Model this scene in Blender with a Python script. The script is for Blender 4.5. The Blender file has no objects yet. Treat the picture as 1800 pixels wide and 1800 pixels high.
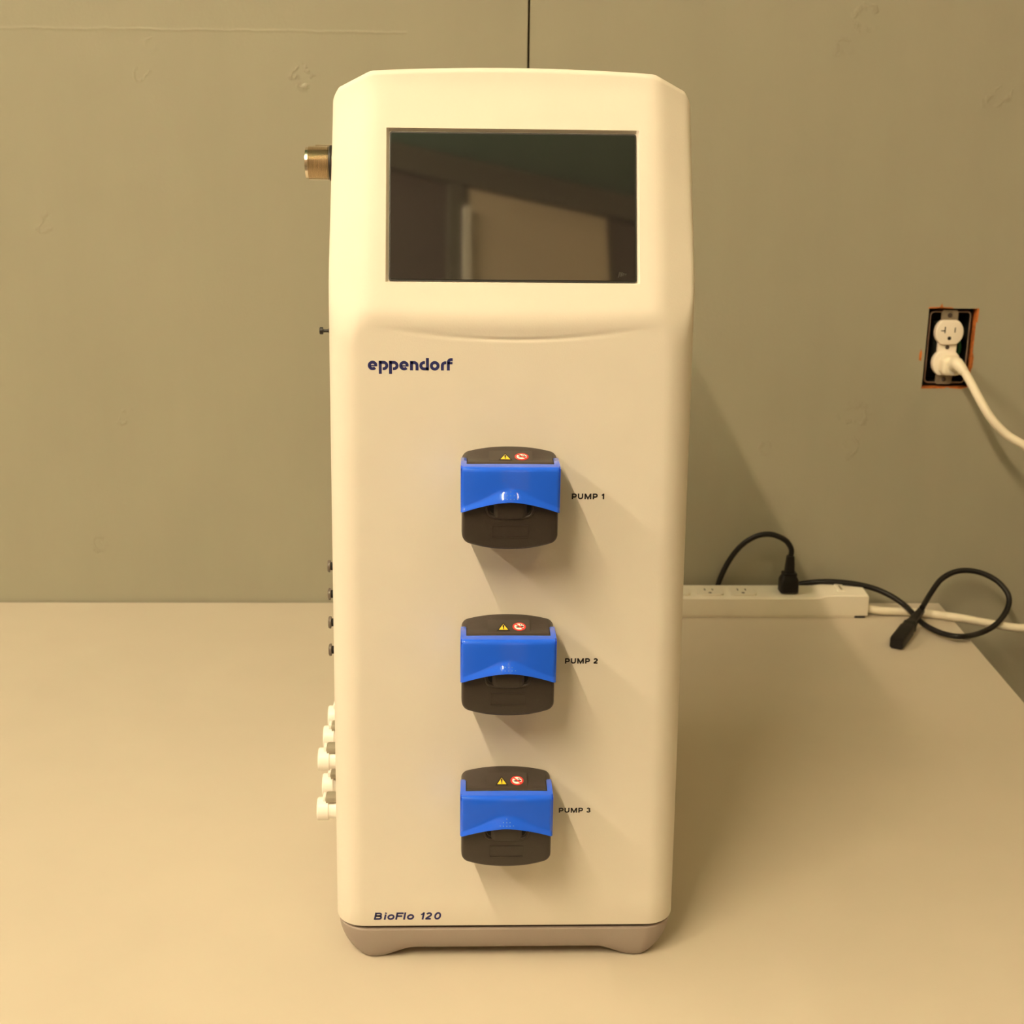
import bpy, bmesh, math, random
from mathutils import Vector, Matrix
random.seed(7)
S = bpy.context.scene
COL = S.collection

# ------------------------------------------------------------------ camera
F_PX, PITCH, YAW, ROLL = 2400.0, math.radians(16.3), 0.034, 0.0125
CAM = Vector((-0.028, 0.0, 0.61556))
fw = Vector((math.sin(YAW)*math.cos(PITCH), math.cos(YAW)*math.cos(PITCH), -math.sin(PITCH)))
r0 = Vector((math.cos(YAW), -math.sin(YAW), 0)); u0 = r0.cross(fw)
rt = r0*math.cos(ROLL) + u0*math.sin(ROLL); up = u0*math.cos(ROLL) - r0*math.sin(ROLL)
cd = bpy.data.cameras.new('camera'); cam = bpy.data.objects.new('camera', cd); COL.objects.link(cam)
m = Matrix((rt, up, -fw)).transposed().to_4x4(); m.translation = CAM
cam.matrix_world = m
cd.sensor_width = 36; cd.lens = 36*F_PX/1800; cd.clip_start = 0.02
cd.dof.use_dof = True; cd.dof.focus_distance = 0.93; cd.dof.aperture_fstop = 18
S.camera = cam

# ------------------------------------------------------------------ world, exposure
w = bpy.data.worlds.new('world'); S.world = w; w.use_nodes = True
w.node_tree.nodes['Background'].inputs[0].default_value = (0.02, 0.016, 0.01, 1)
w.node_tree.nodes['Background'].inputs[1].default_value = 1.0
S.view_settings.view_transform = 'Standard'; S.view_settings.look = 'None'
S.view_settings.gamma = 1; S.view_settings.use_curve_mapping = False
S.view_settings.exposure = 0.0
# fluorescent rows running towards the wall: (x, y0, y1, strength, colour)
ROWS = [(-0.79, -1.47, 0.27, 330.0, (1.0, 0.745, 0.475)), (-2.20, -1.10, 1.40, 180.0, (1.0, 0.765, 0.52)), (0.90, -1.20, 0.00, 42.0, (1.0, 0.66, 0.30)), (1.65, 0.30, 1.40, 50.0, (1.0, 0.66, 0.30))]
LAMP_Z = 2.18
YW = 1.6838      # wall face
YF = 0.897       # front panel of the cabinet

# ------------------------------------------------------------------ materials
def mat(name, col, rough=0.5, metal=0.0, spec=0.5, noise=0.0, nscale=40.0, bump=0.0, bscale=400.0, coat=0.0, ior=None, detail=4):
    M = bpy.data.materials.new(name); M.use_nodes = True
    N = M.node_tree.nodes; L = M.node_tree.links; B = N['Principled BSDF']
    B.inputs['Base Color'].default_value = (*col, 1); B.inputs['Roughness'].default_value = rough
    B.inputs['Metallic'].default_value = metal; B.inputs['Specular IOR Level'].default_value = spec
    if ior: B.inputs['IOR'].default_value = ior
    if coat: B.inputs['Coat Weight'].default_value = coat; B.inputs['Coat Roughness'].default_value = 0.06
    tc = N.new('ShaderNodeTexCoord')
    if noise:
        nz = N.new('ShaderNodeTexNoise'); nz.inputs['Scale'].default_value = nscale; nz.inputs['Detail'].default_value = detail
        L.new(tc.outputs['Object'], nz.inputs['Vector'])
        rp = N.new('ShaderNodeValToRGB')
        rp.color_ramp.elements[0].position = 0.3; rp.color_ramp.elements[1].position = 0.7
        rp.color_ramp.elements[0].color = (*[c*(1-noise) for c in col], 1)
        rp.color_ramp.elements[1].color = (*[min(1, c*(1+noise)) for c in col], 1)
        L.new(nz.outputs['Fac'], rp.inputs[0]); L.new(rp.outputs[0], B.inputs['Base Color'])
    if bump:
        nb = N.new('ShaderNodeTexNoise'); nb.inputs['Scale'].default_value = bscale; nb.inputs['Detail'].default_value = 3
        L.new(tc.outputs['Object'], nb.inputs['Vector'])
        bp = N.new('ShaderNodeBump'); bp.inputs['Strength'].default_value = bump; bp.inputs['Distance'].default_value = 0.0006
        L.new(nb.outputs['Fac'], bp.inputs['Height']); L.new(bp.outputs[0], B.inputs['Normal'])
    return M

M_housing = mat('warm white textured plastic', (0.765, 0.725, 0.655), 0.5, spec=0.3, bump=0.12, bscale=900, noise=0.012, nscale=30)
M_base = mat('taupe grey plastic', (0.32, 0.268, 0.24), 0.5, bump=0.1, bscale=900, noise=0.02)
M_seam = mat('brown joint backing', (0.20, 0.155, 0.09), 0.8, noise=0.1)
M_gap = mat('dark seam', (0.05, 0.035, 0.03), 0.7, noise=0.05)
M_glass = mat('dark display glass', (0.019, 0.017, 0.017), 0.035, spec=0.5, ior=2.2, noise=0.06, nscale=60)
M_black = mat('black rubber', (0.012, 0.011, 0.011), 0.5, noise=0.05)
M_void = mat('black void', (0.004, 0.004, 0.004), 0.8, noise=0.05)  # also paints the shade of slots and gaps on the pump heads
M_pump = mat('charcoal matte plastic', (0.038, 0.029, 0.025), 0.40, bump=0.25, bscale=1500, noise=0.04, nscale=80)
M_blue = mat('glossy blue plastic', (0.018, 0.125, 0.92), 0.07, noise=0.03, nscale=25, coat=0.3)
M_navy = mat('navy print', (0.018, 0.022, 0.13), 0.5, noise=0.03)
M_print = mat('dark print', (0.010, 0.008, 0.012), 0.5, noise=0.03)
M_yellow = mat('yellow print', (0.9, 0.62, 0.03), 0.4, noise=0.02)
M_red = mat('red print', (0.72, 0.035, 0.03), 0.4, noise=0.02)
M_white = mat('white print', (0.88, 0.86, 0.84), 0.4, noise=0.02)
M_film = mat('clear label film', (0.047, 0.038, 0.033), 0.32, noise=0.02)
M_brass = mat('nickel plated threads', (0.80, 0.72, 0.60), 0.2, metal=1.0, noise=0.05)
M_fit = mat('white acetal', (0.88, 0.86, 0.82), 0.35, noise=0.01)
M_latch = mat('grey latch metal', (0.36, 0.33, 0.26), 0.4, metal=0.35, noise=0.05)
M_table = mat('pale grey laminate', (0.545, 0.488, 0.405), 0.40, noise=0.018, nscale=12, bump=0.03, bscale=500, spec=0.35)
M_tedge = mat('table edge band', (0.12, 0.11, 0.10), 0.6, noise=0.04)
M_steel = mat('painted steel', (0.25, 0.25, 0.25), 0.45, metal=0.6, noise=0.05)
M_strip = mat('ivory plastic', (0.80, 0.76, 0.66), 0.4, noise=0.02)
M_cordw = mat('ivory cord', (0.80, 0.74, 0.60), 0.5, noise=0.02)
M_cordb = mat('black cord', (0.007, 0.006, 0.006), 0.45, spec=0.3, noise=0.1)
M_recept = mat('almond receptacle', (0.86, 0.80, 0.70), 0.35, noise=0.02)
M_yoke = mat('zinc strap', (0.33, 0.28, 0.21), 0.42, metal=0.5, noise=0.15, nscale=120)
M_rim = mat('dull steel ring', (0.24, 0.18, 0.14), 0.45, metal=0.5, noise=0.15, nscale=120)
M_box = mat('dark box interior', (0.010, 0.013, 0.012), 0.6, noise=0.2)
M_orange = mat('orange primer', (0.52, 0.15, 0.03), 0.7, noise=0.4, nscale=150)
M_ceil = mat('dim green ceiling', (0.115, 0.245, 0.19), 0.8, noise=0.03)
M_floor = mat('brown floor tile', (0.22, 0.19, 0.16), 0.5, noise=0.08)
M_room = mat('brown painted wall', (0.24, 0.195, 0.14), 0.7, noise=0.05, nscale=3)
M_pillar = mat('grey brown paint', (0.085, 0.066, 0.055), 0.7, noise=0.05, nscale=3)
M_panel = mat('tan panel', (0.62, 0.52, 0.36), 0.6, noise=0.04, nscale=3)
M_trim = mat('dark trim', (0.09, 0.085, 0.06), 0.6, noise=0.05)
M_pale = mat('pale trim', (0.75, 0.73, 0.62), 0.5, noise=0.03)
M_fix = mat('white lamp housing', (0.8, 0.8, 0.78), 0.5, noise=0.01)

def emit(name, strength, colour):
    M = bpy.data.materials.new(name); M.use_nodes = True
    B = M.node_tree.nodes['Principled BSDF']; B.inputs['Base Color'].default_value = (0, 0, 0, 1)
    B.inputs['Emission Color'].default_value = (*colour, 1); B.inputs['Emission Strength'].default_value = strength
    return M

def wall_material():
    M = bpy.data.materials.new('grey green wall paint'); M.use_nodes = True
    N = M.node_tree.nodes; L = M.node_tree.links; B = N['Principled BSDF']
    B.inputs['Roughness'].default_value = 0.55; B.inputs['Specular IOR Level'].default_value = 0.35
    tc = N.new('ShaderNodeTexCoord')
    def noise(scale, det, rough=0.55, stretch=None):
        n = N.new('ShaderNodeTexNoise'); n.inputs['Scale'].default_value = scale; n.inputs['Detail'].default_value = det
        n.inputs['Roughness'].default_value = rough
        if stretch:
            mp = N.new('ShaderNodeMapping'); mp.inputs['Scale'].default_value = stretch
            L.new(tc.outputs['Object'], mp.inputs[0]); L.new(mp.outputs[0], n.inputs['Vector'])
        else: L.new(tc.outputs['Object'], n.inputs['Vector'])
        return n.outputs['Fac']
    def math_(op, a, b=None, c=None):
        n = N.new('ShaderNodeMath'); n.operation = op
        for i, v in enumerate((a, b, c)):
            if v is None: continue
            if isinstance(v, (int, float)): n.inputs[i].default_value = v
            else: L.new(v, n.inputs[i])
        return n.outputs[0]
    rp = N.new('ShaderNodeValToRGB'); cr = rp.color_ramp
    cr.elements[0].position = 0.28; cr.elements[0].color = (0.315, 0.300, 0.235, 1)
    cr.elements[1].position = 0.72; cr.elements[1].color = (0.350, 0.336, 0.262, 1)
    mix = math_('ADD', math_('MULTIPLY', noise(2.2, 5), 0.6), math_('MULTIPLY', noise(5, 4, 0.6, (3.0, 1, 0.5)), 0.4))
    L.new(mix, rp.inputs[0])
    # relief: roller stipple, trowel strokes, filled screw holes, a taped joint
    h = math_('MULTIPLY', noise(260, 4), 0.5)
    h = math_('ADD', h, math_('MULTIPLY', noise(20, 5, 0.6, (2.0, 1, 0.6)), 0.9))
    sep = N.new('ShaderNodeSeparateXYZ'); L.new(tc.outputs['Object'], sep.inputs[0])
    X, Z = sep.outputs[0], sep.outputs[2]
    wob = math_('MULTIPLY', math_('SUBTRACT', noise(45, 4), 0.5), 0.035)
    spotmask = None
    def sm_(v):
        n = N.new('ShaderNodeMapRange'); n.interpolation_type = 'SMOOTHSTEP'; n.inputs[1].default_value = 0.42; n.inputs[2].default_value = 0.60
        L.new(v, n.inputs[0]); return n.outputs[0]
    for (sx, sz, rad, amp) in [(-0.411, 0.655, 0.006, 1.4), (-0.221, 0.653, 0.011, 2.4), (-0.533, 0.482, 0.008, 1.2), (-0.498, 0.079, 0.009, 1.2), (0.437, 0.727, 0.013, 1.6),
                               (0.413, 0.693, 0.010, 1.4), (0.463, 0.252, 0.015, 1.6), (0.602, 0.640, 0.010, 1.4), (0.458, 0.207, 0.009, 1.2), (0.350, 0.206, 0.008, 1.0), (-0.455, 0.247, 0.006, 1.6), (-0.397, 0.686, 0.007, .8)]:
        dx = math_('ADD', math_('SUBTRACT', X, sx), wob); dz = math_('ADD', math_('SUBTRACT', Z, sz), wob)
        d = math_('SQRT', math_('ADD', math_('MULTIPLY', dx, dx), math_('MULTIPLY', dz, dz)))
        e = math_('DIVIDE', math_('SUBTRACT', d, rad), rad*0.35)
        g = math_('MULTIPLY', math_('POWER', 2.718, math_('MULTIPLY', math_('MULTIPLY', e, e), -1.0)), amp)
        g = math_('MULTIPLY', g, math_('MULTIPLY', sm_(noise(70, 3)), 1.0))
        h = math_('ADD', h, g)
        spotmask = g if spotmask is None else math_('MAXIMUM', spotmask, g)
    # taped joint, left of the seam only
    jz = math_('SUBTRACT', Z, math_('ADD', 0.7035, math_('MULTIPLY', X, 0.001)))
    je = math_('DIVIDE', math_('SUBTRACT', jz, math_('MULTIPLY', wob, 0.15)), 0.0016)
    jg = math_('POWER', 2.718, math_('MULTIPLY', math_('MULTIPLY', je, je), -1.0))
    jg = math_('MULTIPLY', jg, math_('LESS_THAN', X, -0.1))
    h = math_('ADD', h, math_('MULTIPLY', jg, 0.9))
    bp = N.new('ShaderNodeBump'); bp.inputs['Strength'].default_value = 0.5; bp.inputs['Distance'].default_value = 0.0008
    L.new(h, bp.inputs['Height']); L.new(bp.outputs[0], B.inputs['Normal'])
    mx = N.new('ShaderNodeMix'); mx.data_type = 'RGBA'
    L.new(math_('MULTIPLY', spotmask, 0.10), mx.inputs[0]); L.new(rp.outputs[0], mx.inputs[6])
    mx.inputs[7].default_value = (0.20, 0.175, 0.12, 1)
    L.new(mx.outputs[2], B.inputs['Base Color'])
    return M
M_wall = wall_material()

# ------------------------------------------------------------------ mesh helpers
def obj(name, verts, faces, material, parent=None, smooth=35, mats=None, fm=None):
    me = bpy.data.meshes.new(name); me.from_pydata([tuple(v) for v in verts], [], faces)
    for M in ([material] if mats is None else mats): me.materials.append(M)
    if fm:
        for p, i in zip(me.polygons, fm): p.material_index = i
    bm = bmesh.new(); bm.from_mesh(me); bmesh.ops.recalc_face_normals(bm, faces=bm.faces); bm.to_mesh(me); bm.free()
    if smooth:
        me.shade_smooth(); me.set_sharp_from_angle(angle=math.radians(smooth))
    o = bpy.data.objects.new(name, me); COL.objects.link(o)
    if parent is not None: o.parent = parent
    return o
class MB:
    def __init__(s): s.v = []; s.f = []; s.m = []
    def add(s, v, f, mi=0):
        k = len(s.v); s.v += [Vector(p) for p in v]; s.f += [tuple(i+k for i in q) for q in f]; s.m += [mi]*len(f); return s
    def box(s, c, d, bev=0.0, rot=None, mi=0, seg=2):
        bm = bmesh.new(); bmesh.ops.create_cube(bm, size=1)
        for v in bm.verts: v.co = Vector((v.co.x*d[0], v.co.y*d[1], v.co.z*d[2]))
        if bev: bmesh.ops.bevel(bm, geom=list(bm.edges), offset=bev, segments=seg, profile=0.5, affect='EDGES')
        R = rot if rot else Matrix.Identity(3)
        bm.verts.index_update()
        s.add([R @ v.co + Vector(c) for v in bm.verts], [[v.index for v in f.verts] for f in bm.faces], mi); bm.free(); return s
    def lathe(s, prof, origin, axis, n=28, mi=0):   # prof: (along, radius)
        a = Vector(axis).normalized(); t = a.orthogonal().normalized(); b = a.cross(t); o = Vector(origin)
        v = []; f = []
        for (h, r) in prof:
            for k in range(n):
                q = 2*math.pi*k/n; v.append(o + a*h + (t*math.cos(q) + b*math.sin(q))*max(r, 1e-5))
        for i in range(len(prof)-1):
            for k in range(n): f.append((i*n+k, i*n+(k+1) % n, (i+1)*n+(k+1) % n, (i+1)*n+k))
        f.append(tuple(range(n))); f.append(tuple(range((len(prof)-1)*n, len(prof)*n)))
        return s.add(v, f, mi)
    def tube(s, pts, r, n=12, mi=0, rad=None, flat=1.0):
        pts = [Vector(p) for p in pts]; v = []; f = []; fr = None
        for i, p in enumerate(pts):
            t = (pts[min(i+1, len(pts)-1)] - pts[max(i-1, 0)]).normalized()
            if fr is None: a = t.orthogonal().normalized()
            else:
                a = fr - t*fr.dot(t); a.normalize()
            fr = a; b = t.cross(a); rr = r if rad is None else rad[i]
            for k in range(n):
                q = 2*math.pi*k/n; v.append(p + (a*math.cos(q) + b*math.sin(q)*flat)*rr)
        for i in range(len(pts)-1):
            for k in range(n): f.append((i*n+k, i*n+(k+1) % n, (i+1)*n+(k+1) % n, (i+1)*n+k))
        f.append(tuple(range(n))); f.append(tuple(range((len(pts)-1)*n, len(pts)*n)))
        return s.add(v, f, mi)
    def prism(s, poly, y0, y1, axis='y', mi=0, bev=0.0):   # polygon extruded
        n = len(poly)
        def P(p, d): return {'y': (p[0], d, p[1]), 'z': (p[0], p[1], d), 'x': (d, p[0], p[1])}[axis]
        v = [P(p, y0) for p in poly] + [P(p, y1) for p in poly]
        f = [tuple(range(n)), tuple(range(2*n-1, n-1, -1))] + [(i, (i+1) % n, n+(i+1) % n, n+i) for i in range(n)]
        if bev:
            bm = bmesh.new(); bv = [bm.verts.new(q) for q in v]
            for q in f: bm.faces.new([bv[i] for i in q])
            bmesh.ops.recalc_face_normals(bm, faces=bm.faces)
            ed = [e for e in bm.edges if all({'y': abs(w_.co.y-y0), 'z': abs(w_.co.z-y0), 'x': abs(w_.co.x-y0)}[axis] < 1e-7 for w_ in e.verts)]
            bmesh.ops.bevel(bm, geom=ed, offset=bev, segments=3, profile=0.5, affect='EDGES')
            bm.verts.index_update()
            s.add([q.co.copy() for q in bm.verts], [[q.index for q in fc.verts] for fc in bm.faces], mi); bm.free(); return s
        return s.add(v, f, mi)
    def ribbon(s, pts, wd, y, th=0.00012, closed=False, mi=0):   # flat stroke in the xz plane
        n = len(pts); P = [Vector((p[0], p[1])) for p in pts]; l = []; r = []
        for i in range(n):
            a = P[i-1] if (i > 0 or closed) else None; b = P[(i+1) % n] if (i < n-1 or closed) else None
            d1 = (P[i]-a).normalized() if a is not None else None; d2 = (b-P[i]).normalized() if b is not None else None
            if d1 is None: nn = Vector((-d2.y, d2.x)); sc = 1
            elif d2 is None: nn = Vector((-d1.y, d1.x)); sc = 1
            else:
                n1 = Vector((-d1.y, d1.x)); n2 = Vector((-d2.y, d2.x)); nn = (n1+n2)
                if nn.length < 1e-6: nn = n1
                nn.normalize(); sc = min(2.2, 1/max(0.3, nn.dot(n1)))
            l.append(P[i]+nn*wd/2*sc); r.append(P[i]-nn*wd/2*sc)
        k = n if closed else n-1
        v = [(q.x, y, q.y) for q in l] + [(q.x, y, q.y) for q in r] + [(q.x, y+th, q.y) for q in l] + [(q.x, y+th, q.y) for q in r]
        f = []
        for i in range(k):
            j = (i+1) % n
            f += [(i, j, n+j, n+i), (2*n+i, 3*n+i, 3*n+j, 2*n+j), (i, 2*n+i, 2*n+j, j), (n+i, n+j, 3*n+j, 3*n+i)]
        if not closed: f += [(0, n, 3*n, 2*n), (n-1, 3*n-1, 4*n-1, 2*n-1)]
        return s.add(v, f, mi)
    def build(s, name, material, parent=None, smooth=35, mats=None):
        return obj(name, s.v, s.f, material, parent, smooth, mats, s.m)
def tag(o, label=None, cat=None, group=None, kind=None):
    if label: o['label'] = label
    if cat: o['category'] = cat
    if group: o['group'] = group
    if kind: o['kind'] = kind
    return o
def empty(name, loc=(0, 0, 0), parent=None):
    o = bpy.data.objects.new(name, None); COL.objects.link(o); o.location = loc; o.empty_display_size = 0.05
    if parent is not None: o.parent = parent
    return o
def catmull(P, per=8):
    P = [Vector(p) for p in P]; Q = [P[0]*2-P[1]] + P + [P[-1]*2-P[-2]]; out = []
    for i in range(1, len(Q)-2):
        for k in range(per):
            t = k/per; a, b, c, d = Q[i-1], Q[i], Q[i+1], Q[i+2]
            out.append(0.5*((2*b) + (c-a)*t + (2*a-5*b+4*c-d)*t*t + (3*b-a-3*c+d)*t**3))
    out.append(P[-1]); return out
def arc(cx, cy, r, a0, a1, n=14, ry=None):
    ry = r if ry is None else ry
    return [(cx+r*math.cos(math.radians(a0+(a1-a0)*i/n)), cy+ry*math.sin(math.radians(a0+(a1-a0)*i/n))) for i in range(n+1)]
def rrect(x0, x1, z0, z1, r, n=5):
    return arc(x1-r, z1-r, r, 0, 90, n) + arc(x0+r, z1-r, r, 90, 180, n) + arc(x0+r, z0+r, r, 180, 270, n) + arc(x1-r, z0+r, r, 270, 360, n)
def smin(a, b, k):
    h = max(k-abs(a-b), 0)/k; return min(a, b)-h*h*k*0.25
def smax(a, b, k): return -smin(-a, -b, k)
def sstep(t):
    t = max(0, min(1, t)); return t*t*(3-2*t)

# ------------------------------------------------------------------ the room
X0, X1, Y0, ZF, ZC = -3.0, 2.4, -1.85, -0.76, 2.30
def struct(o): return tag(o, kind='structure')
struct(MB().box(((X0+X1)/2, (Y0+YW)/2-0.3, ZF-0.05), (X1-X0+.4, YW-Y0+1.2, 0.1)).build('floor', M_floor))
struct(MB().box(((X0+X1)/2, (Y0+YW)/2-0.3, ZC+0.05), (X1-X0+.4, YW-Y0+1.2, 0.1)).build('ceiling', M_ceil))
struct(MB().box((X0-0.05, (Y0+YW)/2-0.3, (ZF+ZC)/2), (0.1, YW-Y0+1.0, ZC-ZF)).build('wall_left', M_room))
struct(MB().box((X1+0.05, (Y0+YW)/2-0.3, (ZF+ZC)/2), (0.1, YW-Y0+1.0, ZC-ZF)).build('wall_right', M_room))
# behind the camera: plain rear wall, and a short skewed partition with a tan panel (mirrored in the display)
struct(MB().box(((X0+X1)/2, Y0-0.25, (ZF+ZC)/2), (X1-X0, 0.1, ZC-ZF)).build('wall_rear', M_room))
PA, PB = Vector((-0.02, -1.315)), Vector((1.30, -1.770))
def part_box(t0, t1, z0, z1, off, th):
    d = (PB-PA).normalized(); n = Vector((-d.y, d.x))
    q = [PA+d*t0+n*off, PA+d*t1+n*off, PA+d*t1+n*(off+th), PA+d*t0+n*(off+th)]
    return MB().prism([tuple(v) for v in q], z0, z1, 'z')
struct(part_box(-0.42, 1.39, ZF+.001, ZC-.001, -0.08, 0.08).build('wall_partition', M_pillar))
struct(part_box(-0.010, 0.385, ZF+.01, ZC-0.092, 0.001, 0.012).build('reflection_panel', M_panel))  # lighter panel added for the bright area of the display's reflection
struct(part_box(-0.41, 1.38, ZC-0.085, ZC-0.003, 0.001, 0.02).build('trim_1', M_trim))
struct(part_box(-0.030, -0.012, ZF+.01, ZC-0.16, 0.001, 0.03).build('trim_2', M_pale))
struct(part_box(-0.068, -0.032, ZF+.01, ZC-0.09, 0.001, 0.02).build('trim_3', M_trim))

# the wall the bench stands against: two boards with an open joint, the right one cut out for the outlet
SEAM = 0.0418; G = 0.0014; TH = 0.013
HX0, HX1, HZ0, HZ1 = 0.5452, 0.6060, 0.2888, 0.3885
wall = struct(MB().box(((X0+X1)/2, YW+TH+0.035+0.03, (ZF+ZC)/2), (X1-X0, 0.07, ZC-ZF)).build('wall_back', M_gap))
# cut the backing for the outlet box: rebuild as ring of blocks
def ring_panel(mb, xs, zs, y0, y1, hole):
    for i in range(len(xs)-1):
        for j in range(len(zs)-1):
            if (i, j) == hole: continue
            mb.add([(xs[i], y0, zs[j]), (xs[i+1], y0, zs[j]), (xs[i+1], y0, zs[j+1]), (xs[i], y0, zs[j+1])], [(0, 1, 2, 3)])
            mb.add([(xs[i], y1, zs[j]), (xs[i+1], y1, zs[j]), (xs[i+1], y1, zs[j+1]), (xs[i], y1, zs[j+1])], [(3, 2, 1, 0)])
    if hole:
        a, b = xs[hole[0]], xs[hole[0]+1]; c, d = zs[hole[1]], zs[hole[1]+1]
        mb.add([(a, y0, c), (b, y0, c), (b, y0, d), (a, y0, d), (a, y1, c), (b, y1, c), (b, y1, d), (a, y1, d)],
               [(0, 4, 5, 1), (1, 5, 6, 2), (2, 6, 7, 3), (3, 7, 4, 0)], 1)
    a, b = xs[0], xs[-1]; c, d = zs[0], zs[-1]
    mb.add([(a, y0, c), (b, y0, c), (b, y0, d), (a, y0, d), (a, y1, c), (b, y1, c), (b, y1, d), (a, y1, d)],
           [(0, 4, 5, 1), (1, 5, 6, 2), (2, 6, 7, 3), (3, 7, 4, 0)])
    return mb
me_old = wall.data
bk = ring_panel(MB(), [X0, HX0-.004, HX1+.004, X1], [ZF, HZ0-.004, HZ1+.004, ZC], YW+TH+0.0004, YW+TH+0.075, (1, 1))
wall.data = bpy.data.meshes.new('wall_back'); wall.data.from_pydata([tuple(v) for v in bk.v], [], bk.f); wall.data.materials.append(M_seam)
bpy.data.meshes.remove(me_old)
ring_panel(MB(), [X0, SEAM-G], [ZF, ZC], YW, YW+TH, None).build('wall_board', M_wall, wall, smooth=0)
ring_panel(MB(), [SEAM+G, HX0, HX1, X1], [ZF, HZ0, HZ1, ZC], YW, YW+TH, (1, 1)).build('wall_board', M_wall, wall, smooth=0, mats=[M_wall, M_orange])
# orange smears around the cut-out
for poly in ([(0.5545, HZ1-.0002), (0.5665, HZ1-.0002), (0.5620, HZ1+.0022), (0.5608, HZ1+.0062), (0.5590, HZ1+.0020)],
             [(HX0-.0068, 0.3235), (HX0-.0040, 0.322), (HX0-.0036, 0.333), (HX0-.0052, 0.3375), (HX0-.0070, 0.331)],
             [(HX0-.0015, HZ1), (0.5760, HZ1), (0.5740, HZ1+.0012), (0.556, HZ1+.0016), (HX0-.0004, HZ1+.0011)],
             [(HX1, 0.372), (HX1+.0016, 0.371), (HX1+.0022, HZ1), (HX1, HZ1+.0006)],
             [(HX1, 0.312), (HX1+.0013, 0.314), (HX1+.0016, 0.327), (HX1, 0.333)],
             [(HX0, HZ0), (HX0+.030, HZ0), (HX0+.030, HZ0-.0011), (HX0-.001, HZ0-.0016)],
             [(HX0+.034, HZ0), (HX1-.004, HZ0), (HX1-.010, HZ0-.0018), (HX0+.036, HZ0-.0009)]):
    MB().prism(poly, YW-0.0003, YW+0.001).build('paint_smear', M_orange, wall, smooth=0)
# ------------------------------------------------------------------ ceiling lamps
LAMP_LABELS = ['brightest fluorescent strip lamp, overhead left of the cabinet', 'long fluorescent strip lamp nearest the left wall', 'short dim fluorescent strip lamp overhead right of the cabinet', 'long fluorescent strip lamp nearest the right wall']
for i, (x, ya, yb, st, lc) in enumerate(ROWS):
    e = empty('strip_lamp', (x, (ya+yb)/2, ZC)); tag(e, LAMP_LABELS[i], 'ceiling lamp', 'fluorescent strip lamps on the ceiling')
    ln = yb-ya
    MB().box((0, 0, -0.02), (0.10, ln+.1, 0.04), 0.004).build('lamp_housing', M_fix, e)
    for sy in (-1, 1): MB().box((0, sy*(ln/2+.012), LAMP_Z-ZC+0.03), (0.03, 0.02, 0.10), 0.003).build('lamp_holder', M_fix, e)
    MB().lathe([(-ln/2, 0.019), (ln/2, 0.019)], (0, 0, LAMP_Z-ZC), (0, 1, 0), 14).build('fluorescent_tube', emit('tube glow %d' % i, st, lc), e)

# ------------------------------------------------------------------ bench
tbl = empty('work_table', (-0.35, 1.2, ZF)); tag(tbl, 'long pale grey laminate work table against the wall', 'table')
T = Vector((0.35, -1.2, -ZF))
poly = [(-1.35, 0.62), (0.557, 0.62), (0.5947, 1.6803), (-1.35, 1.6803)]
def tpart(mb, name, M_, **k):
    mb.v = [v+T for v in mb.v]; return mb.build(name, M_, tbl, **k)
tpart(MB().prism(poly, -0.0012, -0.0300, 'z'), 'table_edge', M_tedge, smooth=0)
poly2 = [(-1.3503, 0.6197), (0.5573, 0.6197), (0.595, 1.6806), (-1.3503, 1.6806)]
tpart(MB().prism(poly2, 0.0, -0.0012, 'z'), 'table_top', M_table, smooth=0)
for (lx, ly) in ((-1.28, 0.70), (0.48, 0.70), (0.50, 1.60), (-1.28, 1.60)):
    tpart(MB().box((lx, ly, (ZF-0.03)/2), (0.045, 0.045, -ZF-0.0302), 0.004), 'leg', M_steel)

# ------------------------------------------------------------------ control cabinet
cab = empty('control_cabinet', (0, YF, 0))
tag(cab, 'tall cream laboratory control cabinet with tilted display and three blue pump heads', 'lab instrument')
def cpart(mb, name, M_, parent=cab, dx=0.0, **k):
    mb.v = [v-Vector((-dx, YF, 0)) for v in mb.v]; return mb.build(name, M_, parent, **k)
RC = 0.022; YB = 1.30; ZB = 0.0290; DX = 0.0016
TAN = 0.358; ZL = 0.484; YL = 0.8950
SX, SZ0, SZ1 = 0.0820, 0.5080, 0.6030          # display opening
def hw(z): return 0.1280 - 0.0110*z
def ztop_front(x):
    a = abs(x)
    if a < 0.0945: return 0.6425-0.0028*(a/0.0945)**2
    if a < 0.1165: return 0.6397-0.0105*(a-0.0945)/0.022
    return 0.6292-0.006*((a-0.1165)/0.005)
def ztop_rear(x):
    a = abs(x)
    return 0.622-0.004*(a/.085)**2 if a < 0.085 else 0.618-0.053*min(1.05, (a-0.085)/0.033)
ZUP = 0.0016
def ztop(x, y):
    t = sstep((y-0.965)/0.05); return (ztop_front(x)+ZUP)*(1-t)+ztop_rear(x)*t
def yface(z): return YL+TAN*(z-ZL)
def front(x, z, h):
    a = abs(x); q = max(0.0, a-(h-RC)); q = min(q, RC)
    body = YF+RC-math.sqrt(max(0, RC*RC-q*q))
    zc = 0.4713+0.0088*(x/0.0872)**2
    zc += 0.6*max(0, a-0.097)
    face = yface(z) + smax(0, (a-0.0975)*0.5, 0.003)
    e = (h-a)/0.0035
    if e < 1: face += 0.0035*(1-math.sqrt(max(0, 1-(1-e)**2)))
    under = body-(z-zc)*0.15
    g = 0.0006*math.exp(-((z-zc-0.0002)/0.0012)**2)*(1-sstep((a-0.05)/0.042))
    return smax(face, smin(body, under, 0.0008), 0.0034)+g
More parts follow.
